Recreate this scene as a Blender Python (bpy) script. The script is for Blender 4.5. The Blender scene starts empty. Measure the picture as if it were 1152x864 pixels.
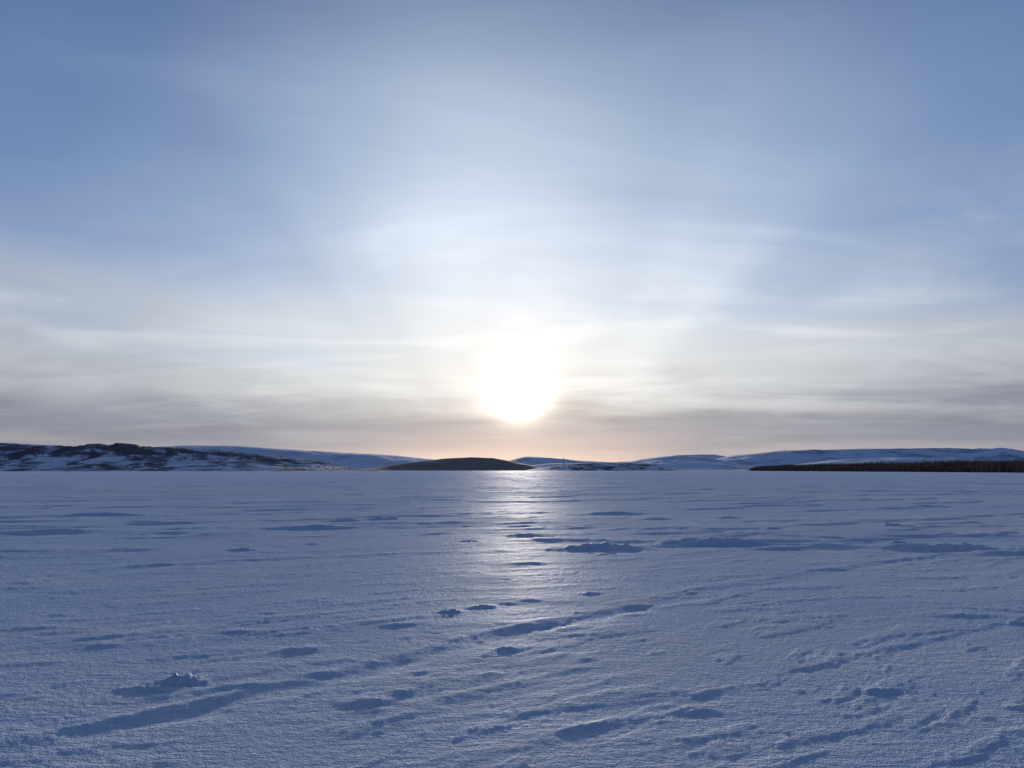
import bpy, math, random
import numpy as np
from mathutils import Vector
random.seed(3); rng=np.random.default_rng(5)
scene=bpy.context.scene
scene.view_settings.view_transform='Standard'
scene.view_settings.look='None'
scene.view_settings.exposure=0
scene.view_settings.gamma=1

CAM_H=1.5; F=870.0; PITCH=math.radians(6.33)
SUN_EL=math.radians(5.9); SUN_AZ=math.radians(0.5)
sundir=Vector((math.sin(SUN_AZ)*math.cos(SUN_EL),math.cos(SUN_AZ)*math.cos(SUN_EL),math.sin(SUN_EL)))

# ---------------- camera
cd=bpy.data.cameras.new('camera'); cam=bpy.data.objects.new('camera',cd)
scene.collection.objects.link(cam)
cd.sensor_width=36; cd.lens=36*F/1152; cd.clip_start=0.05; cd.clip_end=60000
cam.location=(0,0,CAM_H); cam.rotation_euler=(math.pi/2+PITCH,0,0)
scene.camera=cam

def s2l(c):
    r=[]
    for v in c:
        v/=255.0
        r.append(v/12.92 if v<=0.04045 else ((v+0.055)/1.055)**2.4)
    return tuple(r)+(1,)

# ---------------- node helpers
class NT:
    def __init__(s,t): s.t=t; s.n=t.nodes; s.l=t.links
    def new(s,k,**kw):
        n=s.n.new(k)
        for a,b in kw.items(): setattr(n,a,b)
        return n
    def put(s,sock,v):
        if isinstance(v,bpy.types.NodeSocket): s.l.new(v,sock)
        else: sock.default_value=v
    def m(s,op,a,b=None,c=None,clamp=False):
        n=s.new('ShaderNodeMath',operation=op); n.use_clamp=clamp
        s.put(n.inputs[0],a)
        if b is not None: s.put(n.inputs[1],b)
        if c is not None: s.put(n.inputs[2],c)
        return n.outputs[0]
    def vm(s,op,a,b=None,scale=None):
        n=s.new('ShaderNodeVectorMath',operation=op)
        s.put(n.inputs[0],a)
        if b is not None: s.put(n.inputs[1],b)
        if scale is not None: s.put(n.inputs['Scale'],scale)
        return n.outputs['Value'] if op=='DOT_PRODUCT' else n.outputs['Vector']
    def mix(s,f,a,b,bt='MIX'):
        n=s.new('ShaderNodeMix',data_type='RGBA',blend_type=bt)
        s.put(n.inputs['Factor'],f); s.put(n.inputs[6],a); s.put(n.inputs[7],b)
        return n.outputs[2]
    def ramp(s,f,pts,interp='LINEAR'):
        n=s.new('ShaderNodeValToRGB'); r=n.color_ramp; r.interpolation=interp
        while len(r.elements)>1: r.elements.remove(r.elements[-1])
        r.elements[0].position=pts[0][0]; r.elements[0].color=pts[0][1]
        for p,c in pts[1:]:
            e=r.elements.new(p); e.color=c
        s.put(n.inputs[0],f); return n.outputs[0]
    def noise(s,v,scale,detail=4,rough=0.5,dist=0.0,dim='3D'):
        n=s.new('ShaderNodeTexNoise'); n.noise_dimensions=dim
        s.put(n.inputs['Vector'],v); n.inputs['Scale'].default_value=scale
        n.inputs['Detail'].default_value=detail; n.inputs['Roughness'].default_value=rough
        n.inputs['Distortion'].default_value=dist
        return n.outputs[0]
    def comb(s,x,y,z):
        n=s.new('ShaderNodeCombineXYZ'); s.put(n.inputs[0],x); s.put(n.inputs[1],y); s.put(n.inputs[2],z)
        return n.outputs[0]
    def maprange(s,v,a,b,c=0.0,d=1.0,it='SMOOTHSTEP'):
        n=s.new('ShaderNodeMapRange',interpolation_type=it)
        s.put(n.inputs[0],v); 
        for i,x in zip((1,2,3,4),(a,b,c,d)): n.inputs[i].default_value=x
        return n.outputs[0]

# ---------------- world / sky
w=bpy.data.worlds.new('World'); scene.world=w; w.use_nodes=True
w.node_tree.nodes.clear(); T=NT(w.node_tree)
tc=T.new('ShaderNodeTexCoord'); D=tc.outputs['Generated']
sep=T.new('ShaderNodeSeparateXYZ'); T.put(sep.inputs[0],D)
X,Y,Z=sep.outputs
sky=T.new('ShaderNodeTexSky',sky_type='NISHITA'); sky.sun_disc=False
sky.sun_elevation=SUN_EL; sky.sun_rotation=SUN_AZ; sky.altitude=100; sky.dust_density=1.0; sky.air_density=1.0
# projected cloud-deck coordinates (a flat layer high above the lake)
zz=T.m('ADD',T.m('MAXIMUM',Z,0.0),0.10)
px=T.m('DIVIDE',X,zz); py=T.m('DIVIDE',Y,zz)
pc=lambda a,b,o:T.comb(T.m('MULTIPLY_ADD',px,a,o),T.m('MULTIPLY_ADD',py,b,o*1.7),0.0)
n_big=T.noise(pc(0.42,0.50,3.7),1.0,3,0.5,0.3,'2D')
n_fine=T.noise(pc(0.70,1.25,14.6),1.0,6,0.53,0.45,'2D')
n_ray=T.noise(pc(1.3,0.12,17.9),1.0,2,0.5,0.3,'2D')
n_bank=T.noise(T.comb(T.m('MULTIPLY',X,2.6),T.m('MULTIPLY',Z,22.0),T.m('MULTIPLY',Y,2.6)),1.0,5,0.52,0.5)
c=lambda v:T.m('SUBTRACT',v,0.5)
lowmask=T.maprange(Z,0.0,0.16,0.10,1.0)
zw=T.m('ADD',Z,T.m('MULTIPLY',T.m('MULTIPLY',c(n_big),0.20),lowmask))
zw=T.m('ADD',zw,T.m('MULTIPLY',c(n_bank),0.075))
ramp=[(0.0,(196,180,178)),(0.016,(166,161,168)),(0.034,(137,141,157)),(0.062,(136,141,157)),(0.09,(158,163,175)),(0.125,(173,178,189)),(0.165,(170,179,194)),
 (0.21,(154,170,197)),(0.28,(129,152,191)),(0.365,(108,137,181)),(0.457,(97,125,171)),(0.54,(85,112,158)),(0.75,(50,79,134)),(1.0,(36,63,118))]
base=T.ramp(zw,[(p,s2l(k)) for p,k in ramp])
th=T.m('MULTIPLY',T.m('ARCCOSINE',T.vm('DOT_PRODUCT',D,tuple(sundir))),180/math.pi)
# thin cirrostratus sheets, washed out by glare close to the sun
glare=T.maprange(th,4.0,24.0,0.35,1.0)
cm=T.maprange(T.m('ADD',T.m('MULTIPLY',n_fine,0.7),T.m('MULTIPLY',n_ray,0.3)),0.45,0.65)
cm=T.m('MULTIPLY',cm,T.maprange(Z,0.03,0.10,0.2,1.0))
cm=T.m('MULTIPLY',cm,T.maprange(Z,0.16,0.40,0.85,0.12))
ccol=T.ramp(Z,[(0.0,s2l((150,150,162))),(0.08,s2l((180,182,191))),(0.16,s2l((191,197,208))),(0.3,s2l((161,180,208))),(0.5,s2l((140,163,197)))])
base=T.mix(cm,base,ccol)
# thicker, greyer streaks low down
n_dk=T.noise(pc(0.5,0.95,21.3),1.0,5,0.52,0.5,'2D')
dk=T.maprange(n_dk,0.48,0.70,0.0,1.0)
dk=T.m('MULTIPLY',dk,T.m('MULTIPLY',T.maprange(Z,0.02,0.06),T.maprange(Z,0.08,0.22,1.0,0.0)))
# darker, bluer sky away from the sun
away=T.maprange(th,38.0,110.0,1.0,0.54)
base=T.vm('SCALE',base,scale=away)
base=T.vm('SCALE',base,scale=T.m('SUBTRACT',1.0,T.m('MULTIPLY',dk,0.14)))
ry=c(n_ray)
# forward-scatter aureole through the veil
g=T.ramp(T.m('DIVIDE',th,40.0),[(0.0,(.38,.36,.31,1)),(0.07,(.39,.37,.315,1)),(0.15,(.40,.38,.325,1)),(0.23,(.385,.375,.32,1)),
  (0.38,(.315,.315,.275,1)),(0.53,(.20,.205,.18,1)),(0.68,(.10,.105,.092,1)),(0.85,(.025,.027,.024,1)),(1.0,(0,0,0,1))],'LINEAR')
# band of thicker cirrus lying along the line of sight towards the sun
q_=T.m('DIVIDE',T.m('ADD',px,0.17),0.36)
band=T.m('MULTIPLY',T.m('EXPONENT',T.m('MULTIPLY',T.m('MULTIPLY',q_,q_),-1.0)),T.maprange(Z,0.16,0.36,0.0,0.38))
gm=T.m('ADD',0.97,T.m('ADD',T.m('MULTIPLY',T.m('MULTIPLY',ry,1.0),T.maprange(Z,0.1,0.25)),T.m('MULTIPLY',T.m('MULTIPLY',c(n_fine),0.9),glare)))
gm=T.m('ADD',gm,band)
gm=T.m('MULTIPLY',gm,T.maprange(zw,0.03,0.11,0.26,1.0))
gm=T.m('MULTIPLY',gm,T.m('SUBTRACT',1.0,T.m('MULTIPLY',dk,0.18)))
g=T.vm('SCALE',g,scale=gm)
core=T.m('MULTIPLY',T.m('EXPONENT',T.m('MULTIPLY',T.m('POWER',T.m('DIVIDE',th,1.1),1.5),-1.0)),10.0)
corec=T.vm('SCALE',(1.0,0.9,0.72),scale=core)
halo=T.m('MULTIPLY',T.m('EXPONENT',T.m('MULTIPLY',th,-0.36)),0.60)
haloc=T.vm('SCALE',(1.0,0.87,0.64),scale=halo)
# warm light in the clear gap just above the horizon under the sun
t10=T.m('DIVIDE',th,13.0)
warm=T.m('MULTIPLY',T.m('EXPONENT',T.m('MULTIPLY',T.m('MAXIMUM',Z,0.0),-34.0)),T.m('EXPONENT',T.m('MULTIPLY',T.m('MULTIPLY',t10,t10),-1.0)))
warmc=T.vm('SCALE',(0.44,0.25,0.12),scale=warm)
veil=T.vm('ADD',T.vm('ADD',T.vm('ADD',base,g),warmc),T.vm('ADD',corec,haloc))
veil10=T.vm('SCALE',veil,scale=10.0)
opac=T.maprange(Z,0.1,0.8,0.98,0.88)
col=T.mix(opac,sky.outputs[0],veil10)
bg=T.new('ShaderNodeBackground'); T.put(bg.inputs[0],col); bg.inputs[1].default_value=0.1
out=T.new('ShaderNodeOutputWorld'); T.l.new(bg.outputs[0],out.inputs[0])

# ---------------- sun
ld=bpy.data.lights.new('sun','SUN'); ld.energy=2.8; ld.angle=math.radians(3.0); ld.color=(1.0,0.88,0.74)
lo=bpy.data.objects.new('sun',ld); scene.collection.objects.link(lo)
lo.rotation_euler=sundir.to_track_quat('Z','Y').to_euler(); lo.location=(0,20,30)

# ---------------- numpy noise
def perlin(x,y,seed=0):
    r=np.random.default_rng(seed); N=256
    ang=r.random((N,N))*2*np.pi; gx=np.cos(ang); gy=np.sin(ang)
    xi=np.floor(x).astype(np.int64); yi=np.floor(y).astype(np.int64)
    xf=x-xi; yf=y-yi
    u=xf**3*(xf*(xf*6-15)+10); v=yf**3*(yf*(yf*6-15)+10)
    def d(ix,iy,dx,dy):
        a=ix%N; b=iy%N
        return gx[a,b]*dx+gy[a,b]*dy
    n00=d(xi,yi,xf,yf); n10=d(xi+1,yi,xf-1,yf); n01=d(xi,yi+1,xf,yf-1); n11=d(xi+1,yi+1,xf-1,yf-1)
    a=n00+u*(n10-n00); b=n01+u*(n11-n01)
    return (a+v*(b-a))*1.5
def fbm(x,y,o=4,seed=0,g=0.5):
    s=0;a=1;t=0
    for i in range(o):
        s=s+a*perlin(x*2**i+17*i,y*2**i-9*i,seed+i); t+=a; a*=g
    return s/t
def sstep(a,b,x):
    t=np.clip((x-a)/(b-a),0,1); return t*t*(3-2*t)

def mesh_grid(name,P,nr,nc,mat,wrap=False,smooth=True,cap=False):
    me=bpy.data.meshes.new(name)
    i=np.arange(nr-1)[:,None]; 
    jc=nc if wrap else nc-1
    j=np.arange(jc)[None,:]; j2=(j+1)%nc
    q=np.stack([i*nc+j,i*nc+j2,(i+1)*nc+j2,(i+1)*nc+j],-1).reshape(-1,4)
    nq=len(q); loops=q.ravel(); starts=np.arange(nq)*4
    if cap:
        loops=np.concatenate([loops,np.arange(nc)[::-1]]); starts=np.append(starts,nq*4)
    me.vertices.add(len(P)); me.vertices.foreach_set('co',P.astype(np.float32).ravel())
    me.loops.add(len(loops)); me.loops.foreach_set('vertex_index',loops.astype(np.int32))
    me.polygons.add(len(starts)); me.polygons.foreach_set('loop_start',starts.astype(np.int32))
    me.update(calc_edges=True)
    if smooth: me.polygons.foreach_set('use_smooth',np.ones(len(starts),bool))
    ob=bpy.data.objects.new(name,me); scene.collection.objects.link(ob); me.materials.append(mat)
    return ob

# ---------------- materials
def newmat(name):
    m=bpy.data.materials.new(name); m.use_nodes=True; m.node_tree.nodes.clear()
    t=NT(m.node_tree); o=t.new('ShaderNodeOutputMaterial'); b=t.new('ShaderNodeBsdfPrincipled')
    t.l.new(b.outputs[0],o.inputs[0]); return m,t,b

snow=bpy.data.materials.new('wind_packed_snow'); snow.use_nodes=True; snow.node_tree.nodes.clear(); t=NT(snow.node_tree)
P0=t.new('ShaderNodeTexCoord').outputs['Object']
mp=t.new('ShaderNodeMapping'); t.put(mp.inputs[0],P0); mp.inputs['Rotation'].default_value=(0,0,math.radians(-28)); mp.inputs['Scale'].default_value=(1,3.4,1)
PW=mp.outputs[0]
crust=t.noise(PW,0.35,4,0.65,0.4,'2D')
crust_far=t.noise(PW,0.03,4,0.6,0.3,'2D')
cr=t.maprange(t.m('ADD',t.m('MULTIPLY',crust,0.5),t.m('MULTIPLY',crust_far,0.5)),0.40,0.60)
basec=t.mix(cr,(0.64,0.79,0.98,1),(0.81,0.905,0.99,1))
f1=t.noise(P0,22,2,0.75,0,'2D'); f2=t.noise(P0,75,1,0.6,0,'2D'); f3=t.noise(PW,4.0,3,0.7,0.3,'2D')
hh=t.m('ADD',t.m('MULTIPLY',f1,0.027),t.m('ADD',t.m('MULTIPLY',f2,0.011),t.m('MULTIPLY',f3,0.032)))
bp=t.new('ShaderNodeBump'); bp.inputs['Strength'].default_value=0.9; bp.inputs['Distance'].default_value=1.0
t.put(bp.inputs['Height'],hh)
df=t.new('ShaderNodeBsdfDiffuse'); t.put(df.inputs['Color'],basec); df.inputs['Roughness'].default_value=0.3; t.l.new(bp.outputs[0],df.inputs['Normal'])
gl=t.new('ShaderNodeBsdfAnisotropic'); gl.inputs['Color'].default_value=(0.95,0.97,1,1); t.l.new(bp.outputs[0],gl.inputs['Normal'])
t.put(gl.inputs['Roughness'],t.m('ADD',0.50,t.m('MULTIPLY',cr,0.18)))
fr=t.new('ShaderNodeFresnel'); fr.inputs[0].default_value=1.31
ms=t.new('ShaderNodeMixShader'); t.put(ms.inputs[0],t.m('MULTIPLY',fr.outputs[0],0.14)); t.l.new(df.outputs[0],ms.inputs[1]); t.l.new(gl.outputs[0],ms.inputs[2])
o=t.new('ShaderNodeOutputMaterial'); t.l.new(ms.outputs[0],o.inputs[0])

def hillmat(name,snowc,darkc,scale,lo,hi,stretch=(1,1,1),zref=None):
    m,t,b=newmat(name)
    P=t.new('ShaderNodeTexCoord').outputs['Object']
    mp=t.new('ShaderNodeMapping'); t.put(mp.inputs[0],P); mp.inputs['Scale'].default_value=stretch
    n=t.noise(mp.outputs[0],scale,9,0.68,0.6)
    if zref:
        s=t.new('ShaderNodeSeparateXYZ'); t.put(s.inputs[0],P)
        n=t.m('ADD',n,t.maprange(s.outputs[2],zref[0],zref[1],-zref[2],zref[2]))
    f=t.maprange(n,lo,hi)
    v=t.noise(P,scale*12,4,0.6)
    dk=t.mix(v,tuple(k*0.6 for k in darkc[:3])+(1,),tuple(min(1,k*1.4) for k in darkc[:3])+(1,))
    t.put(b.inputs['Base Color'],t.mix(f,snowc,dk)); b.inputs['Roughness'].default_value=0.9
    b.inputs['Specular IOR Level'].default_value=0.1
    return m
m_left=hillmat('snowy_birch_scrub',(0.78,0.86,0.97,1),(0.125,0.12,0.145,1),0.033,0.385,0.55,(1,1,1.6),(4,26,0.04))
m_brown=hillmat('bare_heath',(0.60,0.62,0.68,1),(0.28,0.23,0.19,1),0.02,0.30,0.46)
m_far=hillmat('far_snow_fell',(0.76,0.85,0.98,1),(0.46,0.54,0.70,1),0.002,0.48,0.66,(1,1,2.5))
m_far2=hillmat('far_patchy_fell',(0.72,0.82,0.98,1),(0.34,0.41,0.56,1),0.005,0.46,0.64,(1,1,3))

# ---------------- surveyed bearings -> ground positions
cp,sp=math.cos(PITCH),math.sin(PITCH)
def ground(px_,py_):
    u=px_-576; v=py_-432
    dn=v*cp-F*sp; fw=F*cp+v*sp; s=CAM_H/dn
    return u*s,fw*s

# ---------------- frozen lake sheet
def ang_list():
    a=list(np.linspace(-41,41,900))
    b_=list(np.linspace(41,319,120))[1:-1]
    return np.radians(np.array(a+b_))
TH=ang_list(); nc=len(TH)
R=np.concatenate([np.array([0.4,1.0,1.8,2.6]),3.0*np.exp(np.linspace(0,math.log(1500/3.0),950)),np.array([2000,3000,5000,9000,16000,30000.])])
nr=len(R)
RR=np.repeat(R,nc); TT=np.tile(TH,nr)
gx=RR*np.sin(TT); gy=RR*np.cos(TT)
wa=math.radians(24); ca,sa=math.cos(wa),math.sin(wa)
wx=gx*ca+gy*sa; wy=-gx*sa+gy*ca
wob=fbm(gx*0.15,gy*0.15,2,90)*1.5
h=np.zeros_like(gx)
def fade(wl): # drop wavelengths finer than the sheet resolution
    return 1-sstep(wl*18,wl*60,RR)
# broad drifts
h+=0.014*fbm(wx/7,(wy+wob)/2.6,4,11)*fade(16)
far=fbm(wx/60,(wy+wob*4)/14,4,12); h+=0.16*far*sstep(15,80,RR)*(1-sstep(900,1600,RR))
mid=fbm(wx/11,(wy+wob)/3.0,5,14,0.62); h+=0.050*sstep(0.0,0.26,mid)*sstep(9,22,RR)*fade(18)
# sastrugi patches
r1=1-np.abs(fbm(wx/1.3,(wy+wob*0.5)/0.36,3,21)); pm=sstep(0.0,0.45,fbm(wx/4,wy/2.4,3,33))
h+=0.011*(np.clip(r1,0,1)**4)*pm*fade(2.5)
# stepped crust edges
e=fbm(wx/1.3,(wy+wob)/0.40,5,41,0.65); h+=0.0075*sstep(0.06,0.25,e)*fade(2.5)
rgh=0.4+0.6*sstep(-0.25,0.3,fbm(gx/1.6,gy/1.1,3,47))
h+=0.0055*fbm(gx/0.20,gy/0.13,3,51,0.6)*fade(0.7)*rgh
h+=0.0040*fbm(gx/0.06,gy/0.045,2,55)*fade(0.30)*rgh
# old tracks
def track(pts,width,depth,berm,seed):
    global h
    pts=[np.array(ground(*p)) for p in pts]
    best=np.full(gx.shape,1e9); sd=np.zeros_like(gx)
    for a,b_ in zip(pts[:-1],pts[1:]):
        d=b_-a; L=np.hypot(*d); d=d/L
        al=np.clip((gx-a[0])*d[0]+(gy-a[1])*d[1],0,L)
        qx=gx-(a[0]+al*d[0]); qy=gy-(a[1]+al*d[1]); ds=np.hypot(qx,qy)
        s=np.where(-qx*d[1]+qy*d[0]>0,1,-1)
        m=ds<best; best=np.where(m,ds,best); sd=np.where(m,s,sd)
    near=best<width*8
    k=0.30+0.95*np.clip(fbm(gx/0.9,gy/0.9,3,seed)*1.3+0.35,0,1.2)
    dd=(best*sd)+0.13*fbm(gx/0.5,gy/0.35,5,seed+3,0.66)
    wv=width*(0.8+0.8*np.clip(perlin(gx/1.1,gy/1.1,seed+5)+0.3,0,1))
    h+=np.where(near,(-depth*np.exp(-(dd/wv)**2)+berm*np.exp(-((dd-width*1.7)/(width*0.6))**2))*k,0)
track([(-160,905),(0,850),(130,822),(260,792),(400,758),(520,727),(620,704),(720,684)],0.12,0.028,0.014,61)
track([(720,684),(830,662),(1000,635),(1300,600)],0.20,0.011,0.008,62)
track([(430,905),(540,864),(700,815),(900,756),(1152,700)],0.06,0.0045,0.005,63)
track([(-100,838),(100,800),(330,772)],0.10,0.006,0.007,64)
track([(0,668),(150,640),(330,630),(560,622)],0.25,0.012,0.020,65)
track([(620,610),(760,612),(950,618),(1200,622)],0.35,0.03,0.045,66)
track([(700,622),(850,604),(1000,612),(1250,632)],0.3,0.012,0.022,67)
# individual drifts and crust lumps: (x,y,width px, height factor, rough)
feats=[(203,768,46,.29,1),(180,776,44,.18,1),(150,776,40,.12,1),(415,792,52,.13,0),(452,781,26,.17,1),(567,732,26,.22,1),
(505,690,24,.22,1),(545,684,34,.13,1),(572,680,26,.14,1),(597,676,30,.10,0),(665,668,26,.14,1),(672,617,90,.10,1),(595,634,44,.08,0),
(790,611,90,.08,1),(835,612,60,.11,1),(880,617,60,.09,0),(1060,617,90,.08,1),(1130,622,80,.07,0),(690,578,70,.07,0),(870,597,20,.25,1),
(1003,593,34,.18,1),(1012,612,22,.22,1),(988,778,42,.12,1),(785,800,60,.07,0),(265,712,40,.10,0),(335,732,46,.10,1),(450,704,40,.08,0),
(385,586,34,.14,1),(432,584,44,.10,1),(350,594,90,.06,0),(270,619,28,.15,1),(528,609,26,.12,1),(1141,797,20,.22,1),(1110,808,18,.18,1),
(880,839,16,.14,1),(1082,692,60,.05,0),(1143,701,22,.18,1),(360,758,44,.08,0),(275,772,46,.08,0),(50,599,110,.06,0),(590,603,50,.08,1),
(110,727,20,.12,1),(85,812,22,.10,1),(300,690,22,.10,1),(650,690,22,.08,1),(424,800,30,.08,0),(740,584,40,.08,0),(1040,570,60,.06,0),(820,583,30,.12,1),
(200,600,60,.06,0),(120,580,80,.05,0),(480,590,30,.08,0)]
for k in range(120):
    yy_=random.choice([random.uniform(550,600),random.uniform(560,660),random.uniform(640,860)])
    feats.append((random.uniform(-60,1210),yy_,random.uniform(6,17) ,random.uniform(.05,.16),1))
for i,(fx,fy,wd,hf,rg) in enumerate(feats):
    cx,cy=ground(fx,fy); dist=math.hypot(cx,cy)
    sx=wd/F*cy*0.5; H=hf*sx*2*0.55; H=min(H,0.20); sy=max(sx*0.42,H*1.5)
    m=(np.abs(gx-cx)<sx*4)&(np.abs(gy-cy)<sx*4+sy*4)
    X_=gx[m]-cx; Y_=gy[m]-cy; a=math.radians(random.uniform(0,22)); 
    xr=X_*math.cos(a)+Y_*math.sin(a); yr=-X_*math.sin(a)+Y_*math.cos(a)
    xr=xr+sx*0.6*fbm(X_/sx*1.3+i*3.3,Y_/sx*2,4,70+i,0.65); yr=yr+sy*1.0*fbm(X_/sx*1.5+i,Y_/sx*2+5,4,71+i,0.65)
    # steep near face, long tail behind
    q=(xr/sx)**2+np.where(yr<0,(yr/(sy*0.6))**2,(yr/(sy*1.8))**2)
    z=H*np.exp(-q*1.3)
    if rg:
        rn=fbm(X_/sx*2.6+i,Y_/sx*2.6,4,75+i,0.55)
        z=z*(1+0.9*rn)+H*0.3*np.clip(rn,0,1)*np.exp(-q*0.5)
    # scooped hollow in front of drift
    z-=H*0.35*np.exp(-((xr/(sx*1.1))**2+((yr+sy*1.3)/(sy*0.7))**2))
    h[m]+=z
gz=h-np.where(RR>1200,0.15*sstep(1200,2000,RR),0)
ob=mesh_grid('snow_covered_lake',np.stack([gx,gy,gz],-1),nr,nc,snow,wrap=True,cap=True)
if ob.data.polygons[5000].normal.z<0: ob.data.flip_normals()

# ---------------- hills
def hill(name,dist,pts,depth,mat,spur=0.25,sw=0.5,rough=0.02,nx=500,ny=60,seed=0,px2=875.0,bump=0.0):
    xs=np.array([p[0] for p in pts],float); ys=np.array([p[1] for p in pts],float)
    col=np.linspace(xs[0],xs[-1],nx)
    yy=np.interp(col,xs,ys); k=max(3,nx//40); ker=np.hanning(k+2)[1:-1]; ker/=ker.sum()
    yp=np.pad(yy,k,mode='edge'); yy=np.convolve(yp,ker,'same')[k:-k]
    top=np.maximum((528.5-yy)/px2*dist+CAM_H,0)
    Xc=(col-576)/px2*dist
    v=np.linspace(-1,1,ny)
    XX=np.tile(Xc,ny); VV=np.repeat(v,nx); TP=np.tile(top,ny)
    YY=dist+VV*depth*0.5
    sh=np.clip(np.cos(VV*math.pi/2)**2,0,1)
    L=depth*sw
    n=fbm(XX/L,YY/(L*1.2),5,seed,0.55)
    mod=1+spur*n*(1-np.exp(-(VV/0.25)**2))*2
    hz=TP*sh**0.9*mod+TP*rough*fbm(XX/(L*0.12),YY/(L*0.12),3,seed+9)*sh
    if bump: hz+=bump*np.abs(fbm(XX/9,YY/9,3,seed+19,0.7))*sh
    hz=hz-1.0*(np.abs(VV)>0.97)-0.6
    return mesh_grid(name,np.stack([XX,YY,hz],-1),ny,nx,mat)

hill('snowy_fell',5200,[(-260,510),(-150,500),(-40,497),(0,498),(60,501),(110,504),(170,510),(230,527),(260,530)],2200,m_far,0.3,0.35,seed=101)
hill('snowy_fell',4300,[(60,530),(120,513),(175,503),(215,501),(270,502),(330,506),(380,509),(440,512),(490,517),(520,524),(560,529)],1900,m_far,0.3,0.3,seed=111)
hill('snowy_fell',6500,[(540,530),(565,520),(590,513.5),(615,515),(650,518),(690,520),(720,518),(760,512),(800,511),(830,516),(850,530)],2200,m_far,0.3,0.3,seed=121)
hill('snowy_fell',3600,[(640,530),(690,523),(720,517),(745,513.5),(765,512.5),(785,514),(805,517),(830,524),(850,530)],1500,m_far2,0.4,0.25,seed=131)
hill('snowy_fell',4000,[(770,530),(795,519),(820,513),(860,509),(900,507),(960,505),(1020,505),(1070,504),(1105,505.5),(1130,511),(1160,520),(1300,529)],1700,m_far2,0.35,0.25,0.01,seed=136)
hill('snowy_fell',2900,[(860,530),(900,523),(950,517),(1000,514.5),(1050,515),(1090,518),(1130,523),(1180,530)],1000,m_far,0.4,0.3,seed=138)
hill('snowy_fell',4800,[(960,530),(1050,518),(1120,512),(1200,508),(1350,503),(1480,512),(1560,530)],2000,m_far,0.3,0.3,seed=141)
hill('scrub_hill',1000,[(-420,508),(-260,497),(-120,499),(-30,498.5),(0,499),(40,502),(80,503.5),(120,502.5),(165,502.5),(215,506),(260,509.5),(300,512.5),(340,517),(370,522),(395,527),(420,530)],420,m_left,0.5,0.22,0.045,nx=1000,ny=140,seed=151,bump=2.6)
hill('heath_hill',1500,[(395,530),(425,526),(460,520.5),(500,515.5),(530,514),(555,515),(580,519.5),(605,525),(635,530)],330,m_brown,0.2,0.3,0.02,nx=400,seed=161)
hill('heath_hill',1350,[(585,530),(615,525),(650,521),(690,520),(725,521),(750,525),(775,530)],260,m_left,0.25,0.25,0.04,nx=400,seed=171,bump=1.5)

# ---------------- bare birch thicket (one mass of small trees on a low spit)
wood,t,b=newmat('bare_birch_twigs')
P=t.new('ShaderNodeTexCoord').outputs['Object']
n=t.noise(P,0.15,4,0.6)
t.put(b.inputs['Base Color'],t.ramp(n,[(0.3,(0.055,0.038,0.038,1)),(0.7,(0.17,0.11,0.09,1))])); b.inputs['Roughness'].default_value=0.9
def thicket(name,A,B,width,n,hm,spikes,mat,spread=0.35):
    A=np.array(A); B=np.array(B); d=B-A; L=np.hypot(*d); d=d/L; nrm=np.array([-d[1],d[0]])
    vs=[];fs=[]
    for k in range(n):
        s=random.random(); o=random.random()*width
        c0=A+d*L*s+nrm*o
        ed=min(1,s*10+0.3)
        H=hm*ed*(0.65+0.5*random.random())*(0.75+0.25*min(1,o/(width*0.3)))
        H*=1+0.14*math.sin(s*37)+0.10*math.sin(s*91+1)
        for j in range(spikes):
            a=random.uniform(0,6.283); z0=0 if j<2 else H*random.uniform(0.05,0.55)
            rr=H*random.uniform(0.05,spread); hh_=H*random.uniform(0.55,1.0) if j else H
            tx=c0[0]+rr*math.cos(a); ty=c0[1]+rr*math.sin(a)
            wv=H*(0.03 if j<2 else 0.02); pa=random.uniform(0,3.14)
            wx_,wy_=wv*math.cos(pa),wv*math.sin(pa)
            i=len(vs)
            vs+= [(c0[0]-wx_,c0[1]-wy_,z0-0.2),(c0[0]+wx_,c0[1]+wy_,z0-0.2),(tx,ty,max(hh_,z0+0.2))]
            fs.append((i,i+1,i+2))
    me=bpy.data.meshes.new(name); me.from_pydata(vs,[],fs); me.update(); me.materials.append(mat)
    o=bpy.data.objects.new(name,me); scene.collection.objects.link(o); return o
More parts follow.
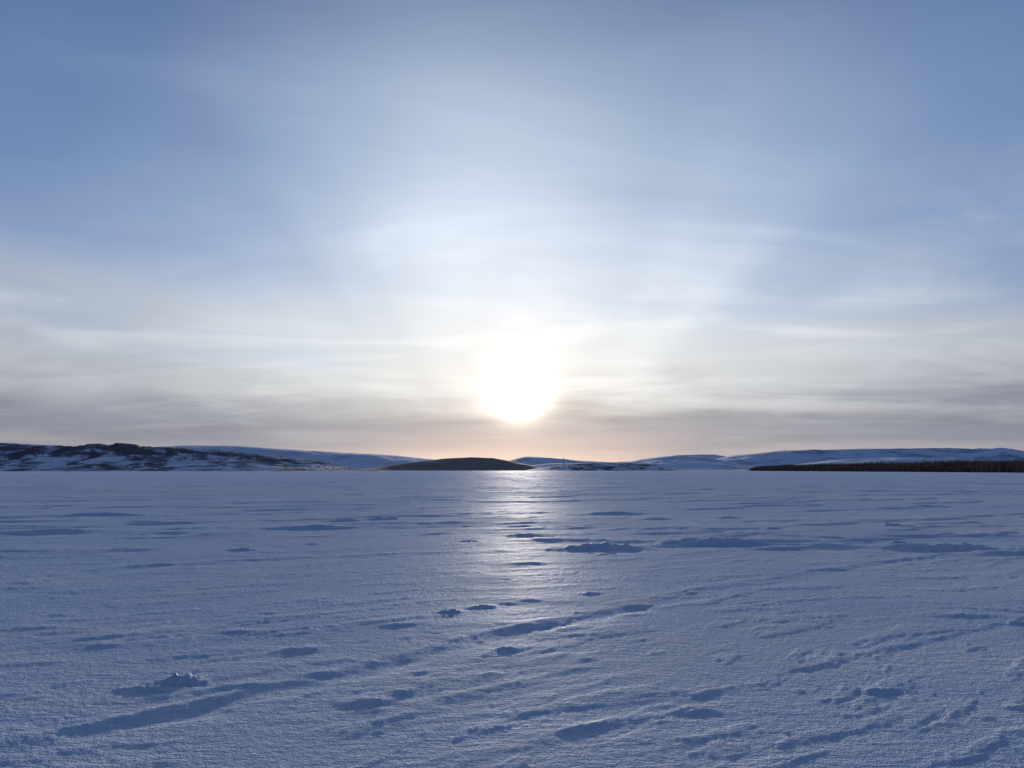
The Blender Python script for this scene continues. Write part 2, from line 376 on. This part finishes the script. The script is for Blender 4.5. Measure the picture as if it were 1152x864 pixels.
def at(pxx,dist): return ((pxx-576)/875*dist,dist)
thicket('birch_thicket',at(838,1150),at(1290,300),60,11000,7.6,14,wood)

# ---------------- lattice mast on the far shore
steel,t,b=newmat('weathered_steel'); 
t.put(b.inputs['Base Color'],t.ramp(t.noise(t.new('ShaderNodeTexCoord').outputs['Object'],0.5,3),[(0.3,(0.12,0.12,0.13,1)),(0.7,(0.2,0.2,0.21,1))]))
b.inputs['Roughness'].default_value=0.6
def mast(x,y,z,H,wb):
    root=bpy.data.objects.new('radio_mast',None); scene.collection.objects.link(root); root.location=(x,y,z)
    vs=[];fs=[]
    def beam(p,q,r):
        p=Vector(p);q=Vector(q);d=(q-p).normalized(); a=d.orthogonal().normalized(); c_=d.cross(a); i=len(vs)
        for e in (p,q):
            for k in range(4):
                an=k*math.pi/2; vs.append(tuple(e+(a*math.cos(an)+c_*math.sin(an))*r))
        for k in range(4): fs.append((i+k,i+(k+1)%4,i+4+(k+1)%4,i+4+k))
    cs=[(-1,-1),(1,-1),(1,1),(-1,1)]; N=8
    for s in range(N):
        z0=H*s/N; z1=H*(s+1)/N; w0=wb*(1-0.8*s/N); w1=wb*(1-0.8*(s+1)/N)
        for k in range(4):
            a=cs[k]; b_=cs[(k+1)%4]
            beam((a[0]*w0,a[1]*w0,z0),(a[0]*w1,a[1]*w1,z1),0.25)
            beam((a[0]*w0,a[1]*w0,z0),(b_[0]*w1,b_[1]*w1,z1),0.14)
            beam((a[0]*w1,a[1]*w1,z1),(b_[0]*w1,b_[1]*w1,z1),0.14)
    beam((0,0,H),(0,0,H*1.2),0.3)
    me=bpy.data.meshes.new('lattice'); me.from_pydata(vs,[],fs); me.materials.append(steel)
    o=bpy.data.objects.new('lattice',me); scene.collection.objects.link(o); o.parent=root
x,y=at(634,2600); mast(x,y,20,24,2.2)
x,y=at(645,2700); mast(x,y,20,14,1.6)
hill('snowy_fell',2650,[(560,530),(590,524),(620,521),(650,521),(680,524),(710,530)],500,m_far2,0.2,0.3,seed=181)
